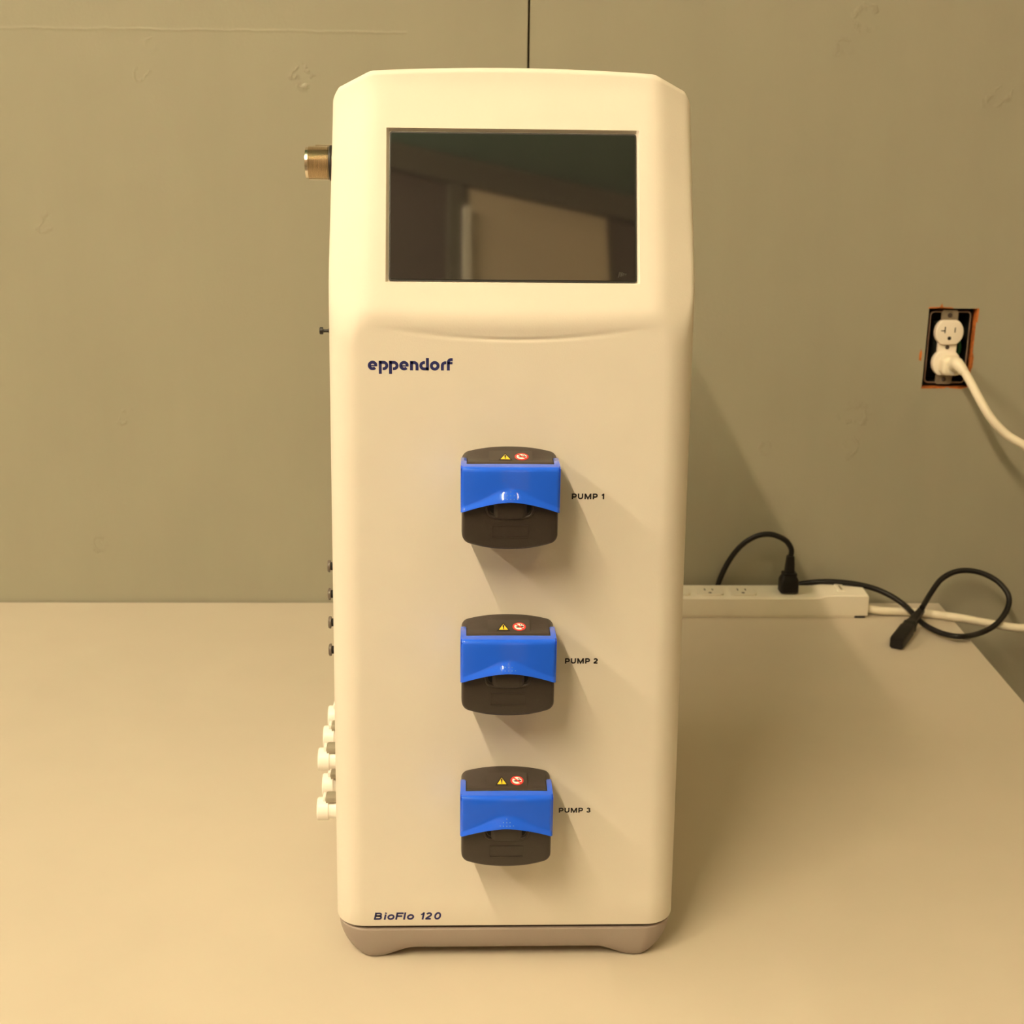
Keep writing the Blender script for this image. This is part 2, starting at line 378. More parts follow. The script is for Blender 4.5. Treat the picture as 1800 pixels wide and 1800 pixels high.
fx = [0.0, 0.012, 0.024, 0.036, 0.048, 0.060, 0.070, 0.077, SX, SX+0.0018, 0.0885, 0.093, 0.0965]
cols = [('x', -v) for v in reversed(fx[1:])] + [('x', v) for v in fx]
angs = [6*i for i in range(0, 16)]
cols = [('a', -1, a) for a in reversed(angs)] + cols + [('a', 1, a) for a in angs]
NC = len(cols)
def colx(c, h):
    return c[1] if c[0] == 'x' else c[1]*(h-RC+RC*math.sin(math.radians(c[2])))
NS = 7
levels = [(ZB, 'b0'), (ZB+0.0006, 'b1'), (ZB+0.0016, 'n')]
z = 0.05
while z < 0.452: levels.append((z, 'n')); z += 0.02
z = 0.455
while z < 0.507: levels.append((z, 'n')); z += (0.0006 if 0.466 < z < 0.49 else 0.0013)
levels += [(SZ0-0.0004, 'n'), (SZ0, 'n'), (SZ0+0.0001, 'n')]
z = 0.513
while z < SZ1-0.003: levels.append((z, 'n')); z += 0.0035
levels += [(SZ1-0.0001, 'n'), (SZ1+0.0022, 'n'), (0.608, 'n'), (0.612, 'n'), (0.616, 'n'), (0.620, 'n'), (0.624, 'n'), (0.628, 'n')]
RT = 0.0045
for k in range(0, 7): levels.append((k, 'r'))
V = []; Fc = []; rings = []
RECESS = 0.0032
for (zv, kind) in levels:
    base_z = zv if kind != 'r' else 0.6425
    ring = []; hh = hw(min(base_z, 0.63))
    pts = []
    zz = min(base_z, 0.6425-RT) if kind == 'r' else base_z
    def mapz(v, x, y):
        if v <= 0.52: return v
        return 0.52+(v-0.52)/(0.6425-0.52)*(ztop(x, y)-0.52)
    inset = 0.0
    if kind == 'b0': inset = 0.0012
    if kind == 'b1': inset = 0.0003
    for c in cols:
        x = colx(c, hh); zq = zz if abs(x) < 0.09 or True else zz
        y = front(x, zz, hh)
        if kind == 'n' and abs(x) <= SX+1e-6 and SZ0+5e-5 <= zv <= SZ1: y += RECESS
        pts.append([x, y])
    nf = len(pts)
    rb = 0.018
    yr = pts[-1][1]
    side = [yr+(YB-rb-yr)*t for t in (0.12, 0.24, 0.36, 0.5, 0.65, 0.82, 1.0)]
    back = []
    for c in reversed(cols):
        x = colx(c, hh); q = min(rb, max(0, abs(x)-(hh-rb))); back.append([x, YB-rb+math.sqrt(max(0, rb*rb-q*q))])
    pts += [[hh, y] for y in side] + back + [[-hh, y] for y in reversed(side)]
    n = len(pts)
    if kind == 'r': a = math.radians(15*zv); inset = RT*(1-math.cos(a))
    P2 = []
    for i in range(n):
        p, q, r_ = pts[i-1], pts[i], pts[(i+1) % n]
        dx, dy = r_[0]-p[0], r_[1]-p[1]; L_ = math.hypot(dx, dy) or 1
        P2.append((q[0]-dy/L_*inset, q[1]+dx/L_*inset))
    for i, (x, y) in enumerate(P2):
        if kind == 'r': zo = ztop(x, y)-RT+RT*math.sin(math.radians(15*zv))
        else:
            zo = zv
            if zv > 0.52: zo = 0.52+(zv-0.52)*((ztop(x, y)-RT-0.52)/(0.6425-RT-0.52)) if not (abs(x) < 0.09 and y < 0.96) else zv
        ring.append(len(V)); V.append(Vector((x, y, zo)))
    rings.append(ring)
n = len(rings[0])
for a, b in zip(rings[:-1], rings[1:]):
    for i in range(n): Fc.append((a[i], a[(i+1) % n], b[(i+1) % n], b[i]))
def cap(ring, zfun):
    fr = ring[:NC]; sd = ring[NC:NC+NS]; bk_ = list(reversed(ring[NC+NS:NC+NS+NC])); sl = list(reversed(ring[NC+NS+NC:]))
    rows = [fr]
    for j in range(NS):
        row = [sl[j]]
        for i in range(1, NC-1):
            f0, b0 = V[fr[i]], V[bk_[i]]; y0_, y1_ = V[fr[0]].y, V[bk_[0]].y
            t = (V[sl[j]].y-y0_)/(y1_-y0_); y = f0.y+(b0.y-f0.y)*t; x = f0.x+(b0.x-f0.x)*t
            row.append(len(V)); V.append(Vector((x, y, zfun(x, y))))
        row.append(sd[j]); rows.append(row)
    rows.append(bk_)
    for r1, r2 in zip(rows[:-1], rows[1:]):
        for i in range(NC-1): Fc.append((r1[i], r1[i+1], r2[i+1], r2[i]))
cap(rings[-1], ztop)
cap(rings[0], lambda x, y: ZB)
hb = MB(); hb.v = V; hb.f = Fc; hb.m = [0]*len(Fc)
housing = cpart(hb, 'housing', M_housing, dx=DX, smooth=32)
tag(housing, 'cream moulded plastic housing')

# display: black border plate with dark glass set into the tilted face
TILT = math.atan(TAN)
Rt = Matrix.Rotation(-TILT, 3, 'X')     # leans the top away from the viewer
def tilt_pt(x, s, d):                    # s along the face upwards from the lower edge, d out of the face
    zc0 = SZ0; yy = yface(zc0)+RECESS
    return Vector((x, yy+s*math.sin(TILT)-d*math.cos(TILT), zc0+s*math.cos(TILT)+d*math.sin(TILT)))
HL = (SZ1-SZ0)/math.cos(TILT)
def tilted(poly, d0, d1, bev=0):
    mb = MB().prism(poly, d1, d0, 'y', bev=bev)
    mb.v = [tilt_pt(v.x, v.z, v.y) for v in mb.v]; return mb
disp = cpart(tilted(rrect(-SX+.0002, SX-.0002, 0.0003, HL-0.0006, 0.0015), 0.00005, 0.0010), 'display', M_black, dx=DX, smooth=20)
tag(disp, 'dark switched-off touch display')
cpart(tilted(rrect(-SX+.0012, SX-.0012, 0.0014, HL-0.0018, 0.001), 0.0010, 0.0016), 'screen_glass', M_glass, disp, dx=DX, smooth=20)
# faint ink stamp in the lower right corner of the glass
mbk = MB()
for k in range(5):
    mbk.prism([(0.0690+k*.0016, 0.0035+.0006*k), (0.0700+k*.0016, 0.0035+.0006*k), (0.0712+k*.0013, 0.0072-.0003*k), (0.0702+k*.0013, 0.0072-.0003*k)], 0.00163, 0.0016, 'y')
mbk.v = [tilt_pt(v.x, v.z, v.y) for v in mbk.v]
M_smudge = mat('faint smudge', (0.030, 0.027, 0.024), 0.3, noise=0.1)
cpart(mbk, 'smudge', M_smudge, disp, dx=DX, smooth=0)

# plinth
def zbot(x, hwid):
    a = abs(x); c = 0.0985
    if a <= c: t = max(0, (c-a)/0.030); return 0.0078*sstep(t)
    return 0.0060*((a-c)/(hwid-c))**2
Vb = []; Fb = []; rr = []
ZP = 0.0268; hp = 0.1264; RP = 0.024; yp0 = YF-0.0002; yp1 = YB-0.002
pc = []
na = 12
for i in range(na+1):
    a = math.radians(90*i/na); pc.append((-hp+RP-RP*math.cos(a), yp0+RP-RP*math.sin(a)))
for i in range(1, 40): pc.append((-hp+RP+(2*hp-2*RP)*i/40, yp0))
for i in range(na+1):
    a = math.radians(90*i/na); pc.append((hp-RP+RP*math.sin(a), yp0+RP-RP*math.cos(a)))
nfp = len(pc)
sidep = [yp0+RP+(yp1-yp0-2*RP)*t for t in (0.2, 0.4, 0.6, 0.8)]
fullp = pc + [(hp, y) for y in sidep] + [(x, yp0+yp1-y) for (x, y) in reversed(pc)] + [(-hp, y) for y in reversed(sidep)]
npnt = len(fullp)
vs = [1.0, 0.985, 0.96] + [0.93-0.93*i/12 for i in range(0, 13)]
for v in vs:
    u = 1-v; ins = 0.0165*(1-math.sqrt(max(0, 1-(u*0.99)**2.5)))+0.001*u
    if v == 1.0: ins += 0.0012
    elif v == 0.985: ins += 0.0005
    ring = []
    for i, (x, y) in enumerate(fullp):
        p, r_ = fullp[i-1], fullp[(i+1) % npnt]; dx, dy = r_[0]-p[0], r_[1]-p[1]; L_ = math.hypot(dx, dy)
        k_ = ins*(0.38+0.62*abs(dy/L_)); xx, yy = x-dy/L_*k_, y+dx/L_*k_
        zb_ = zbot(xx, hp); ring.append(len(Vb)); Vb.append(Vector((xx, yy, zb_+(ZP-zb_)*v)))
    rr.append(ring)
for a, b in zip(rr[:-1], rr[1:]):
    for i in range(npnt): Fb.append((a[i], a[(i+1) % npnt], b[(i+1) % npnt], b[i]))
for ring in (rr[0], rr[-1]):
    fr = ring[:nfp]; bk_ = list(reversed(ring[nfp+4:nfp+4+nfp]))
    for i in range(nfp-1): Fb.append((fr[i], fr[i+1], bk_[i+1], bk_[i]))
    Fb.append(tuple([fr[-1]]+list(ring[nfp:nfp+4])+[bk_[-1]])); Fb.append(tuple([fr[0]]+list(reversed(ring[nfp+4+nfp:]))+[bk_[0]]))
pb = MB(); pb.v = Vb; pb.f = Fb; pb.m = [0]*len(Fb)
tag(cpart(pb, 'plinth', M_base, dx=DX, smooth=40), 'taupe plinth with two rounded feet')
gp = MB().prism([(x*0.985, YF+(y-YF)*0.99+0.0028) for (x, y) in fullp], ZB+0.002, ZP-0.002, 'z')
cpart(gp, 'seam', M_gap, dx=DX, smooth=0)

# ------------------------------------------------------------------ printing on the front
def word(mb, glyphs, pos, unit, x0, zb, wd, shear=0.0, y=YF-0.0001):
    for g, px in zip(glyphs, pos):
        for st in g:
            pts, closed, k = st
            mb.ribbon([(x0+unit*(px+p[0]+shear*p[1]), zb+unit*p[1]) for p in pts], wd*unit*k, y, closed=closed)
def O(p, k=1.0): return (p, False, k)
def C_(p, k=1.0): return (p[:-1], True, k)
g_e = [O(arc(.51, .5, .35, 5, 318, 26)), O([(.2, .47), (1.0, .47)], .42)]
g_p = [O([(.16, -.40), (.16, 1.0)]), O([(.1, .84), (.52, .84)]+arc(.52, .5, .34, 90, -90, 16)[1:]+[(.42, .16)])]
g_n = [O([(.16, 0), (.16, 1.0)]), O([(.1, .84), (.44, .84)]+arc(.44, .53, .31, 90, 0, 10)[1:]+[(.75, 0)])]
g_d = [O([(.84, 0), (.84, 1.34)]), O([(.58, .84), (.48, .84)]+arc(.48, .5, .34, 90, 270, 16)[1:]+[(.9, .16)])]
g_o = [C_(arc(.52, .5, .355, 0, 360, 28))]
g_r = [O([(.16, 0), (.16, .52)]+arc(.48, .52, .32, 180, 90, 8)[1:]+[(.58, .84)])]
g_f = [O([(.16, 0), (.16, .88)]+arc(.46, .88, .30, 180, 90, 8)[1:]+[(.62, 1.18)]), O([(.1, .80), (.60, .80)], .8)]
mb = MB(); P0 = 243
word(mb, [g_e, g_p, g_p, g_e, g_n, g_d, g_o, g_r, g_f], [(v-P0)/149.5 for v in (243, 415, 577, 740, 910, 1062, 1225, 1400, 1495)], 0.00624, -0.0942, 0.4508, 0.315)
cpart(mb, 'maker_lettering', M_navy, smooth=0)
def cap_glyphs():
    G = {}
    w2 = .11
    G['P'] = [O([(w2, 0), (w2, 1)]), O([(w2, .89), (.48, .89)]+arc(.48, .64, .25, 90, -90, 12)[1:]+[(w2, .39)])]
    G['U'] = [O([(w2, 1), (w2, .40)]+arc(.45, .40, .34, 180, 360, 16, .29)[1:]+[(.79, 1)])]
    G['M'] = [O([(w2, 0), (w2, 1)]), O([(1.04, 0), (1.04, 1)]), O([(.14, .93), (.575, .10), (1.01, .93)], .95)]
    G['1'] = [O([(.38, 0), (.38, 1)]), O([(.06, .70), (.24, .76), (.36, .95)], .75)]
    G['2'] = [O(arc(.38, .68, .27, 165, -10, 12, .21)+[(.58, .52), (.18, .2), (.12, .1)]), O([(.04, .1), (.72, .1)])]
    G['3'] = [O(arc(.36, .715, .24, 160, -80, 14, .18)), O(arc(.36, .305, .27, 80, -165, 14, .20))]
    G['B'] = [O([(w2, 0), (w2, 1)]), O([(w2, .89), (.60, .89)]+arc(.60, .715, .17, 90, -90, 10)[1:]+[(w2, .54)]), O([(w2, .54), (.62, .54)]+arc(.62, .325, .215, 90, -90, 10)[1:]+[(w2, .11)])]
    G['i'] = [O([(w2, 0), (w2, .74)]), O([(w2, .84), (w2, 1)])]
    G['o'] = [C_(arc(.42, .37, .33, 0, 360, 22, .28))]
    G['F'] = [O([(w2, 0), (w2, 1)]), O([(w2, .89), (.88, .89)]), O([(w2, .50), (.78, .50)])]
    G['l'] = [O([(w2, 0), (w2, 1)])]
    G['0'] = [C_(arc(.42, .5, .31, 0, 360, 24, .41))]
    return G
GL = cap_glyphs()
for k, (xa, zb) in enumerate([(0.0433, 0.3624), (0.0414, 0.2413), (0.0396, 0.1236)]):
    mb = MB(); word(mb, [GL[c] for c in 'PUMP'+str(k+1)], [0, 1.03, 2.17, 3.56, 5.02], 0.00402, xa, zb, 0.245)
    cpart(mb, 'pump_lettering', M_print, smooth=0)
mb = MB(); word(mb, [GL[c] for c in 'BioFlo120'], [(v-200)/160 for v in (200, 395, 460, 620, 775, 845, 1098, 1205, 1375)], 0.00607, -0.0971, 0.0350, 0.225, shear=0.20)
cpart(mb, 'model_lettering', M_navy, smooth=0)

# ------------------------------------------------------------------ pump heads (local: x across, y<0 towards viewer, z from lid corner)
PW = 0.0321
def zup(x, y):     # crown of the charcoal body: arched at the panel, straight at the front
    t = sstep(-y/0.027); a = min(1, abs(x)/PW)
    back = 0.0367-0.0046*a**2.2; frontz = 0.0300-0.0006*a*a
    return back*(1-t)+frontz*t
def body_outline(y, inset=0.0):
    pts = []; nx = 20; w_ = PW-inset
    def corner(x, zz, top):
        r = 0.0042; q = max(0, abs(x)-(w_-r)); d = r-math.sqrt(max(0, r*r-q*q)); return zz-d if top else zz+d
    xs = [w_*math.sin(math.pi/2*i/nx) for i in range(-nx, nx+1)]
    for x in xs: pts.append((x, corner(x, zup(x, y)-inset, True)))
    for x in reversed(xs):
        zb_ = -0.0262+0.0058*(abs(x)/PW)**2.2+inset; pts.append((x, corner(x, zb_, False)))
    return pts
def pump_body():
    mb = MB(); ys = [0.0, -0.005, -0.011, -0.017, -0.023, -0.029, -0.0322, -0.0333, -0.0338]
    ins = [0, 0, 0, 0, 0, 0.0002, 0.0005, 0.0012, 0.0024]
    v = []; f = []
    for y, i_ in zip(ys, ins): v += [(x, y, z_) for x, z_ in body_outline(y, i_)]
    n = len(body_outline(0))
    for k in range(len(ys)-1):
        for i in range(n): f.append((k*n+i, k*n+(i+1) % n, (k+1)*n+(i+1) % n, (k+1)*n+i))
    h = n//2
    for k in (0, len(ys)-1):
        for i in range(h-1): f.append((k*n+i, k*n+i+1, k*n+n-2-i, k*n+n-1-i))
    return mb.add(v, f)
LW = 0.0327; AX = 0.0288
def lid_bottom(x): return 0.0004+0.0082*(1-min(1, abs(x)/LW)**1.6)
def pump_lid():
    mb = MB(); nx = 30; xs = [LW*i/nx for i in range(-nx, nx+1)]
    v = []; cnt = None; f = []
    for x in xs:
        u = abs(x)/LW; zb_ = lid_bottom(x); zbrow = zb_+0.0040+0.0062*math.exp(-(u/0.46)**2)
        e = (LW-abs(x))/0.0022; ed = 0.0022*(1-math.sqrt(max(0, 1-(1-e)**2))) if e < 1 else 0.0
        path = []
        fl = 0.0040*(0.35+0.65*math.exp(-(u/0.55)**2))
        path.append((-0.0300, zb_+0.0010)); path.append((-0.0360-fl*0.8, zb_+0.0004))
        for k in range(0, 13):
            t = k/12; zz = zb_+0.0003*(k == 0)+(zbrow-zb_)*t
            path.append((-0.0368-fl*(1-sstep(t))*(0.80 if k == 0 else 1)-0.0010*(1-(zz/0.03)), zz))
        ztp = 0.0315-0.0003*u*u
        for k in range(1, 8): zz = zbrow+(ztp-0.0032-zbrow)*k/7; path.append((-0.0368-0.0010*max(0, 1-zz/0.03), zz))
        for k in range(1, 8):
            a = math.radians(90*k/7); path.append((-0.0368+0.0032*(1-math.cos(a)), ztp-0.0032+0.0032*math.sin(a)))
        path.append((-0.0300, ztp+0.0001)); path.append((-0.0281, ztp+0.0002)); path.append((-0.0279, ztp-0.0020)); path.append((-0.0285, ztp-0.0030))
        cnt = len(path)
        for (y, zz) in path: v.append((x, y+ed+(0.0022*u*u-0.0010 if y < -0.0305 else 0), zz-(ed if zz > 0.028 else 0)*0.6))
    for i in range(len(xs)-1):
        for k in range(cnt-1): f.append((i*cnt+k, i*cnt+k+1, (i+1)*cnt+k+1, (i+1)*cnt+k))
        f.append((i*cnt+cnt-1, i*cnt, (i+1)*cnt, (i+1)*cnt+cnt-1))
    f.append(tuple(range(cnt))); f.append(tuple(range((len(xs)-1)*cnt, len(xs)*cnt)))
    mb.add(v, f)
    for s in (-1, 1):   # cheeks and hinge arms
        mb.prism([(-0.0348, 0.0008), (-0.0350, 0.0300), (-0.0300, 0.0308), (-0.0095, 0.0302), (-0.0080, 0.0270), (-0.0060, 0.0200), (-0.0250, 0.0030)], s*(LW-0.0001), s*(PW+0.0001), 'x')
        xa, xb = sorted((s*AX, s*(LW-0.0002)))
        arm = []
        mb.prism([(-0.0320, 0.0270), (-0.0320, 0.0311), (-0.0280, 0.0314), (-0.0105, 0.0314), (-0.0092, 0.0308), (-0.0090, 0.0270)], xa, xb, 'x')
    return mb
def pump_plate():   # charcoal top cover, slightly proud, between the hinge arms
    mb = MB(); nx = 16; ys = [-0.0035, -0.009, -0.015, -0.020, -0.0245, -0.0262, -0.0270]
    W_ = 0.0281; v = []; f = []
    for i in range(nx+1):
        x = -W_+2*W_*i/nx
        for j, y in enumerate(ys):
            zz = max(zup(x, y)+0.0007, 0.0322)
            if j == len(ys)-1: zz -= 0.0009
            elif j == len(ys)-2: zz -= 0.0002
            v.append((x, y, zz))
        v.append((x, ys[-1], 0.0285)); v.append((x, ys[0], 0.0285))
    k = len(ys)+2
    for i in range(nx):
        for j in range(k): f.append((i*k+j, i*k+(j+1) % k, (i+1)*k+(j+1) % k, (i+1)*k+j))
    f.append(tuple(range(k))); f.append(tuple(range(nx*k, nx*k+k)))
    return mb.add(v, f)
def zplate(x, y): return max(zup(x, y)+0.0007, 0.0322)
_c = (0.0005, -0.0155); _e = 0.003
_gx = (zplate(_c[0]+_e, _c[1])-zplate(_c[0]-_e, _c[1]))/(2*_e); _gy = (zplate(_c[0], -0.0225)-zplate(_c[0], -0.0085))/(-0.014)
_pl = lambda x, y: zplate(*_c)+_gx*(x-_c[0])+_gy*(y-_c[1])
_dev = max(zplate(x*0.001, y*0.001)-_pl(x*0.001, y*0.001) for x in range(-14, 16) for y in range(-22, -8))
def drape(mb, lift):    # lay a flat xy-drawing onto the top cover
    mb.v = [Vector((v.x, v.y, _pl(v.x, v.y)+_dev+lift+max(0.0, v.z))) for v in mb.v]; return mb
def flat_ribbon(pts, wd, closed=True):
    mb = MB().ribbon(pts, wd, 0.0, closed=closed); mb.v = [Vector((v.x, v.z, v.y)) for v in mb.v]; return mb
def flat_poly(pts): return MB().prism(pts, 0.00008, 0.0, 'z')
def subgrid_poly(x0, x1, y0, y1, nx=8, ny=5):
    mb = MB(); v = [(x0+(x1-x0)*i/nx, y0+(y1-y0)*j/ny, 0) for i in range(nx+1) for j in range(ny+1)]
    f = [(i*(ny+1)+j, (i+1)*(ny+1)+j, (i+1)*(ny+1)+j+1, i*(ny+1)+j+1) for i in range(nx) for j in range(ny)]
    return mb.add(v, f)
def merge(*ms):
    o = MB()
    for mi, m_ in ms:
        k = len(o.v); o.v += m_.v; o.f += [tuple(i+k for i in q) for q in m_.f]; o.m += [mi]*len(m_.f)
    return o
def pump_parts(p):
    first = []
    def part(mb, name, M_, label=None, smooth=35, mats=None, kind=None):
        o = mb.build(name, M_, p, smooth, mats); 
        if label: o['label'] = label
        if kind: o['kind'] = kind
        first.append(o); return o
    lid = part(pump_lid(), 'pump_lid', M_blue, 'glossy blue flip lid', 40)
    part(pump_plate(), 'top_cover', M_pump, None, 40)
    gap = MB().box((0, -0.0155, 0.0299), (0.0576, 0.0250, 0.0030)); part(gap, 'cover_gap_shade', M_void, None, 0)  # black block paints the shadow line around the top cover
    # sticker: film, warning triangle, keep-hands-out sign
    cx = -0.0015; cy = -0.0165
    film = drape(subgrid_poly(-0.0140, 0.0150, -0.0225, -0.0085), 0.00006); part(film, 'sticker_film', M_film, None, 0)
    tri = [(cx-0.0063, cy-0.0050), (cx+0.0029, cy-0.0050), (cx-0.0017, cy+0.0044)]
    c0 = (sum(q[0] for q in tri)/3, sum(q[1] for q in tri)/3)
    tin = [(c0[0]+(q[0]-c0[0])*0.70, c0[1]+(q[1]-c0[1])*0.70) for q in tri]
    ex = c0[0]
    sg = merge((0, drape(flat_poly(tri), 0.00012)), (1, drape(flat_poly(tin), 0.00024)),
               (0, drape(flat_poly([(ex-.00045, cy-.0019), (ex+.00045, cy-.0019), (ex+.0006, cy+.0012), (ex-.0006, cy+.0012)]), 0.00036)),
               (0, drape(flat_poly(arc(ex, cy-.0029, .0005, 0, 324, 9)), 0.00036)))
    part(sg, 'warning_triangle', M_print, None, 0, [M_print, M_yellow])
    rx = cx+0.0092; R_ = 0.0046; ry = cy-0.0003
    circ = arc(rx, ry, R_, 0, 346, 26); cin = arc(rx, ry, R_*0.74, 0, 346, 26)
    hand = [(rx-.0026, ry-.0004), (rx-.0016, ry-.0012), (rx+.0004, ry-.0013), (rx+.0016, ry-.0006), (rx+.0030, ry-.0009), (rx+.0031, ry+.0001), (rx+.0016, ry+.0006), (rx-.0004, ry+.0002)]
    sg = merge((0, drape(flat_poly(circ), 0.00012)), (1, drape(flat_poly(cin), 0.00022)), (2, drape(flat_poly(hand), 0.00030)),
               (2, drape(flat_poly([(rx+.0006, ry+.0012), (rx+.0012, ry+.0012), (rx+.0014, ry+.0026), (rx+.0008, ry+.0026)]), 0.00030)),
               (2, drape(flat_poly([(rx+.0017, ry+.0010), (rx+.0022, ry+.0010), (rx+.0025, ry+.0020), (rx+.0020, ry+.0021)]), 0.00030)),
               (0, drape(flat_ribbon([(rx-R_*.62, ry+R_*.62), (rx+R_*.62, ry-R_*.62)], 0.0011, False), 0.00038)))
    part(sg, 'prohibition_sign', M_red, None, 0, [M_red, M_white, M_print])
    # tactile dots on the lid lip
    md = MB()
    for row, n_ in enumerate((1, 3, 5)):
        for k in range(n_):
            x = (k-(n_-1)/2)*0.0023; zz = 0.0155-row*0.0021; u = abs(x)/LW
            zb_ = lid_bottom(x); zbrow = zb_+0.0040+0.0062*math.exp(-(u/.46)**2); t = (zz-zb_)/(zbrow-zb_)
            fl = 0.0040*(0.35+0.65*math.exp(-(u/.55)**2)); yy = -0.0378+0.0022*u*u-fl*(1-sstep(t))-0.0010*(1-zz/.03)
            md.lathe([(-.0001, .0004), (.00012, .00034), (.0002, .00015)], (x, yy, zz), (0, -1, 0.35), 8)
    part(md, 'tactile_dots', mat_dot, None, 30, None, 'stuff')
    # finger catch under the lid
    yf = -0.0338
    rim = [(-0.0153, 0.0060), (-0.0152, 0.0020), (-0.0140, -0.0012), (-0.0112, -0.0028), (-0.006, -0.0036), (0, -0.0038), (0.006, -0.0036), (0.0112, -0.0028), (0.0140, -0.0012), (0.0152, 0.0020), (0.0153, 0.0060)]
    part(MB().tube([(a, yf+0.0001, b) for a, b in catmull_2(rim)], 0.0011, 8), 'catch_rim', M_pump, None, 50)
    tongue = MB(); nx = 14; nz = 8; v = []; f = []
    for i in range(nx+1):
        x = -0.0108+0.0216*i/nx
        for j in range(nz+1):
            t = j/nz; zz = -0.0036*(1-(x/0.0125)**2*0.35)+t*0.0125
            v.append((x, yf-0.0016*sstep((0.0108-abs(x))/0.002)-0.0009*math.sin(math.pi*t*0.8), zz))
    for i in range(nx):
        for j in range(nz): f.append((i*(nz+1)+j, (i+1)*(nz+1)+j, (i+1)*(nz+1)+j+1, i*(nz+1)+j+1))
    k0 = len(v); v2 = [(a, yf+0.001, c) for (a, b, c) in v]; f2 = [tuple(reversed([q+k0 for q in fc])) for fc in f]
    bd = [i*(nz+1) for i in range(nx+1)] + [nx*(nz+1)+j for j in range(1, nz+1)] + [i*(nz+1)+nz for i in range(nx-1, -1, -1)] + [j for j in range(nz-1, 0, -1)]
    f3 = [(bd[i], bd[(i+1) % len(bd)], bd[(i+1) % len(bd)]+k0, bd[i]+k0) for i in range(len(bd))]
    part(tongue.add(v+v2, f+f2+f3), 'catch_tongue', M_pump, None, 40)
    for s in (-1, 1):
        q = [(s*0.0111, 0.0075), (s*0.0139, 0.0070), (s*0.0137, 0.0022), (s*0.0124, 0.0002), (s*0.0111, -0.0004)]
        part(MB().prism(q, yf-0.0001, yf+0.001), 'catch_slot_shade', M_void, None, 0)  # black plate at face level, slot shade put into the colour
    part(MB().ribbon(rrect(-0.0118, 0.0118, -0.0172, -0.0088, 0.0003, 2), 0.00045, yf-0.0004, 0.0006, True), 'label_frame', M_pump, None, 0)
    return first
def catmull_2(pts): return [(q.x, q.z) for q in catmull([(a, 0, b) for a, b in pts], 4)]
mat_dot = mat('pale blue dots', (0.10, 0.25, 0.75), 0.3, noise=0.03)
PZ = [0.3626, 0.2420, 0.1248]
pb0 = pump_body().build('pump_head', M_pump, cab, 40)
pb0.location = (0.0002, -0.0002, PZ[0]); tag(pb0, 'topmost pump head, charcoal with blue lid')
parts0 = pump_parts(pb0)
for z_, lab in ((PZ[1], 'middle pump head, charcoal with blue lid'), (PZ[2], 'lowest pump head, charcoal with blue lid')):
    c = pb0.copy(); COL.objects.link(c); c.parent = cab; c.location = (0.0002, -0.0002, z_); c['label'] = lab
    for q in parts0:
        d = q.copy(); COL.objects.link(d); d.parent = c

# ------------------------------------------------------------------ fittings on the left side
def sidex(z): return -hw(z)+DX+0.0018
# two threaded connectors
zc = 0.5797
for y in (1.000, 1.0475):
    x0 = -0.1180; prof = [(-0.002, 0.0106), (0.0045, 0.0106)]
    mbt = MB().lathe([(-0.002, 0.0112), (0.0060, 0.0112), (0.0062, 0.0105), (0.0078, 0.0105), (0.0080, 0.0116)] +
                     [(0.0080+0.0009*k*0.5, 0.0119 if k % 2 == 0 else 0.0109) for k in range(1, 34)] + [(0.0246, 0.0108), (0.0250, 0.0098), (0.0210, 0.0095), (0.0205, 0.0005)], (x0, y, zc), (-1, 0, 0), 36)
    o = cpart(mbt, 'threaded_connector', M_brass, smooth=25)
    ring = MB().tube([(x0-0.0070, y+0.0112*math.cos(a), zc+0.0112*math.sin(a)) for a in [2*math.pi*i/36 for i in range(37)]], 0.0013, 8)
    cpart(ring, 'rubber_ring', M_black, o, smooth=60)
# black spool knob
kb = MB().lathe([(-0.004, 0.0019), (0.0022, 0.0019), (0.0024, 0.0011), (0.0060, 0.0011), (0.0062, 0.0025), (0.0082, 0.0025), (0.0086, 0.0021)], (sidex(.468)-.0030, 0.95, 0.4685), (-1, 0, 0), 18)
cpart(kb, 'knob', M_black, smooth=30)
# four capped ports
for (px_y, z_) in ((0.96, 0.2926), (0.96, 0.2708), (0.96, 0.2483), (0.96, 0.2264)):
    x0 = sidex(z_)-0.0016
    o = cpart(MB().lathe([(-0.004, 0.0030), (0.0058, 0.0030)], (x0, px_y, z_), (-1, 0, 0), 18), 'side_port', M_void, smooth=30)
    cpart(MB().lathe([(0.0056, 0.0036), (0.0060, 0.0047), (0.0074, 0.0047), (0.0080, 0.0040)], (x0, px_y, z_), (-1, 0, 0), 22), 'port_cap', mat('port cap grey', (0.12, 0.10, 0.085), 0.35, noise=0.05) if 'port cap grey' not in bpy.data.materials else bpy.data.materials['port cap grey'], o, smooth=30)
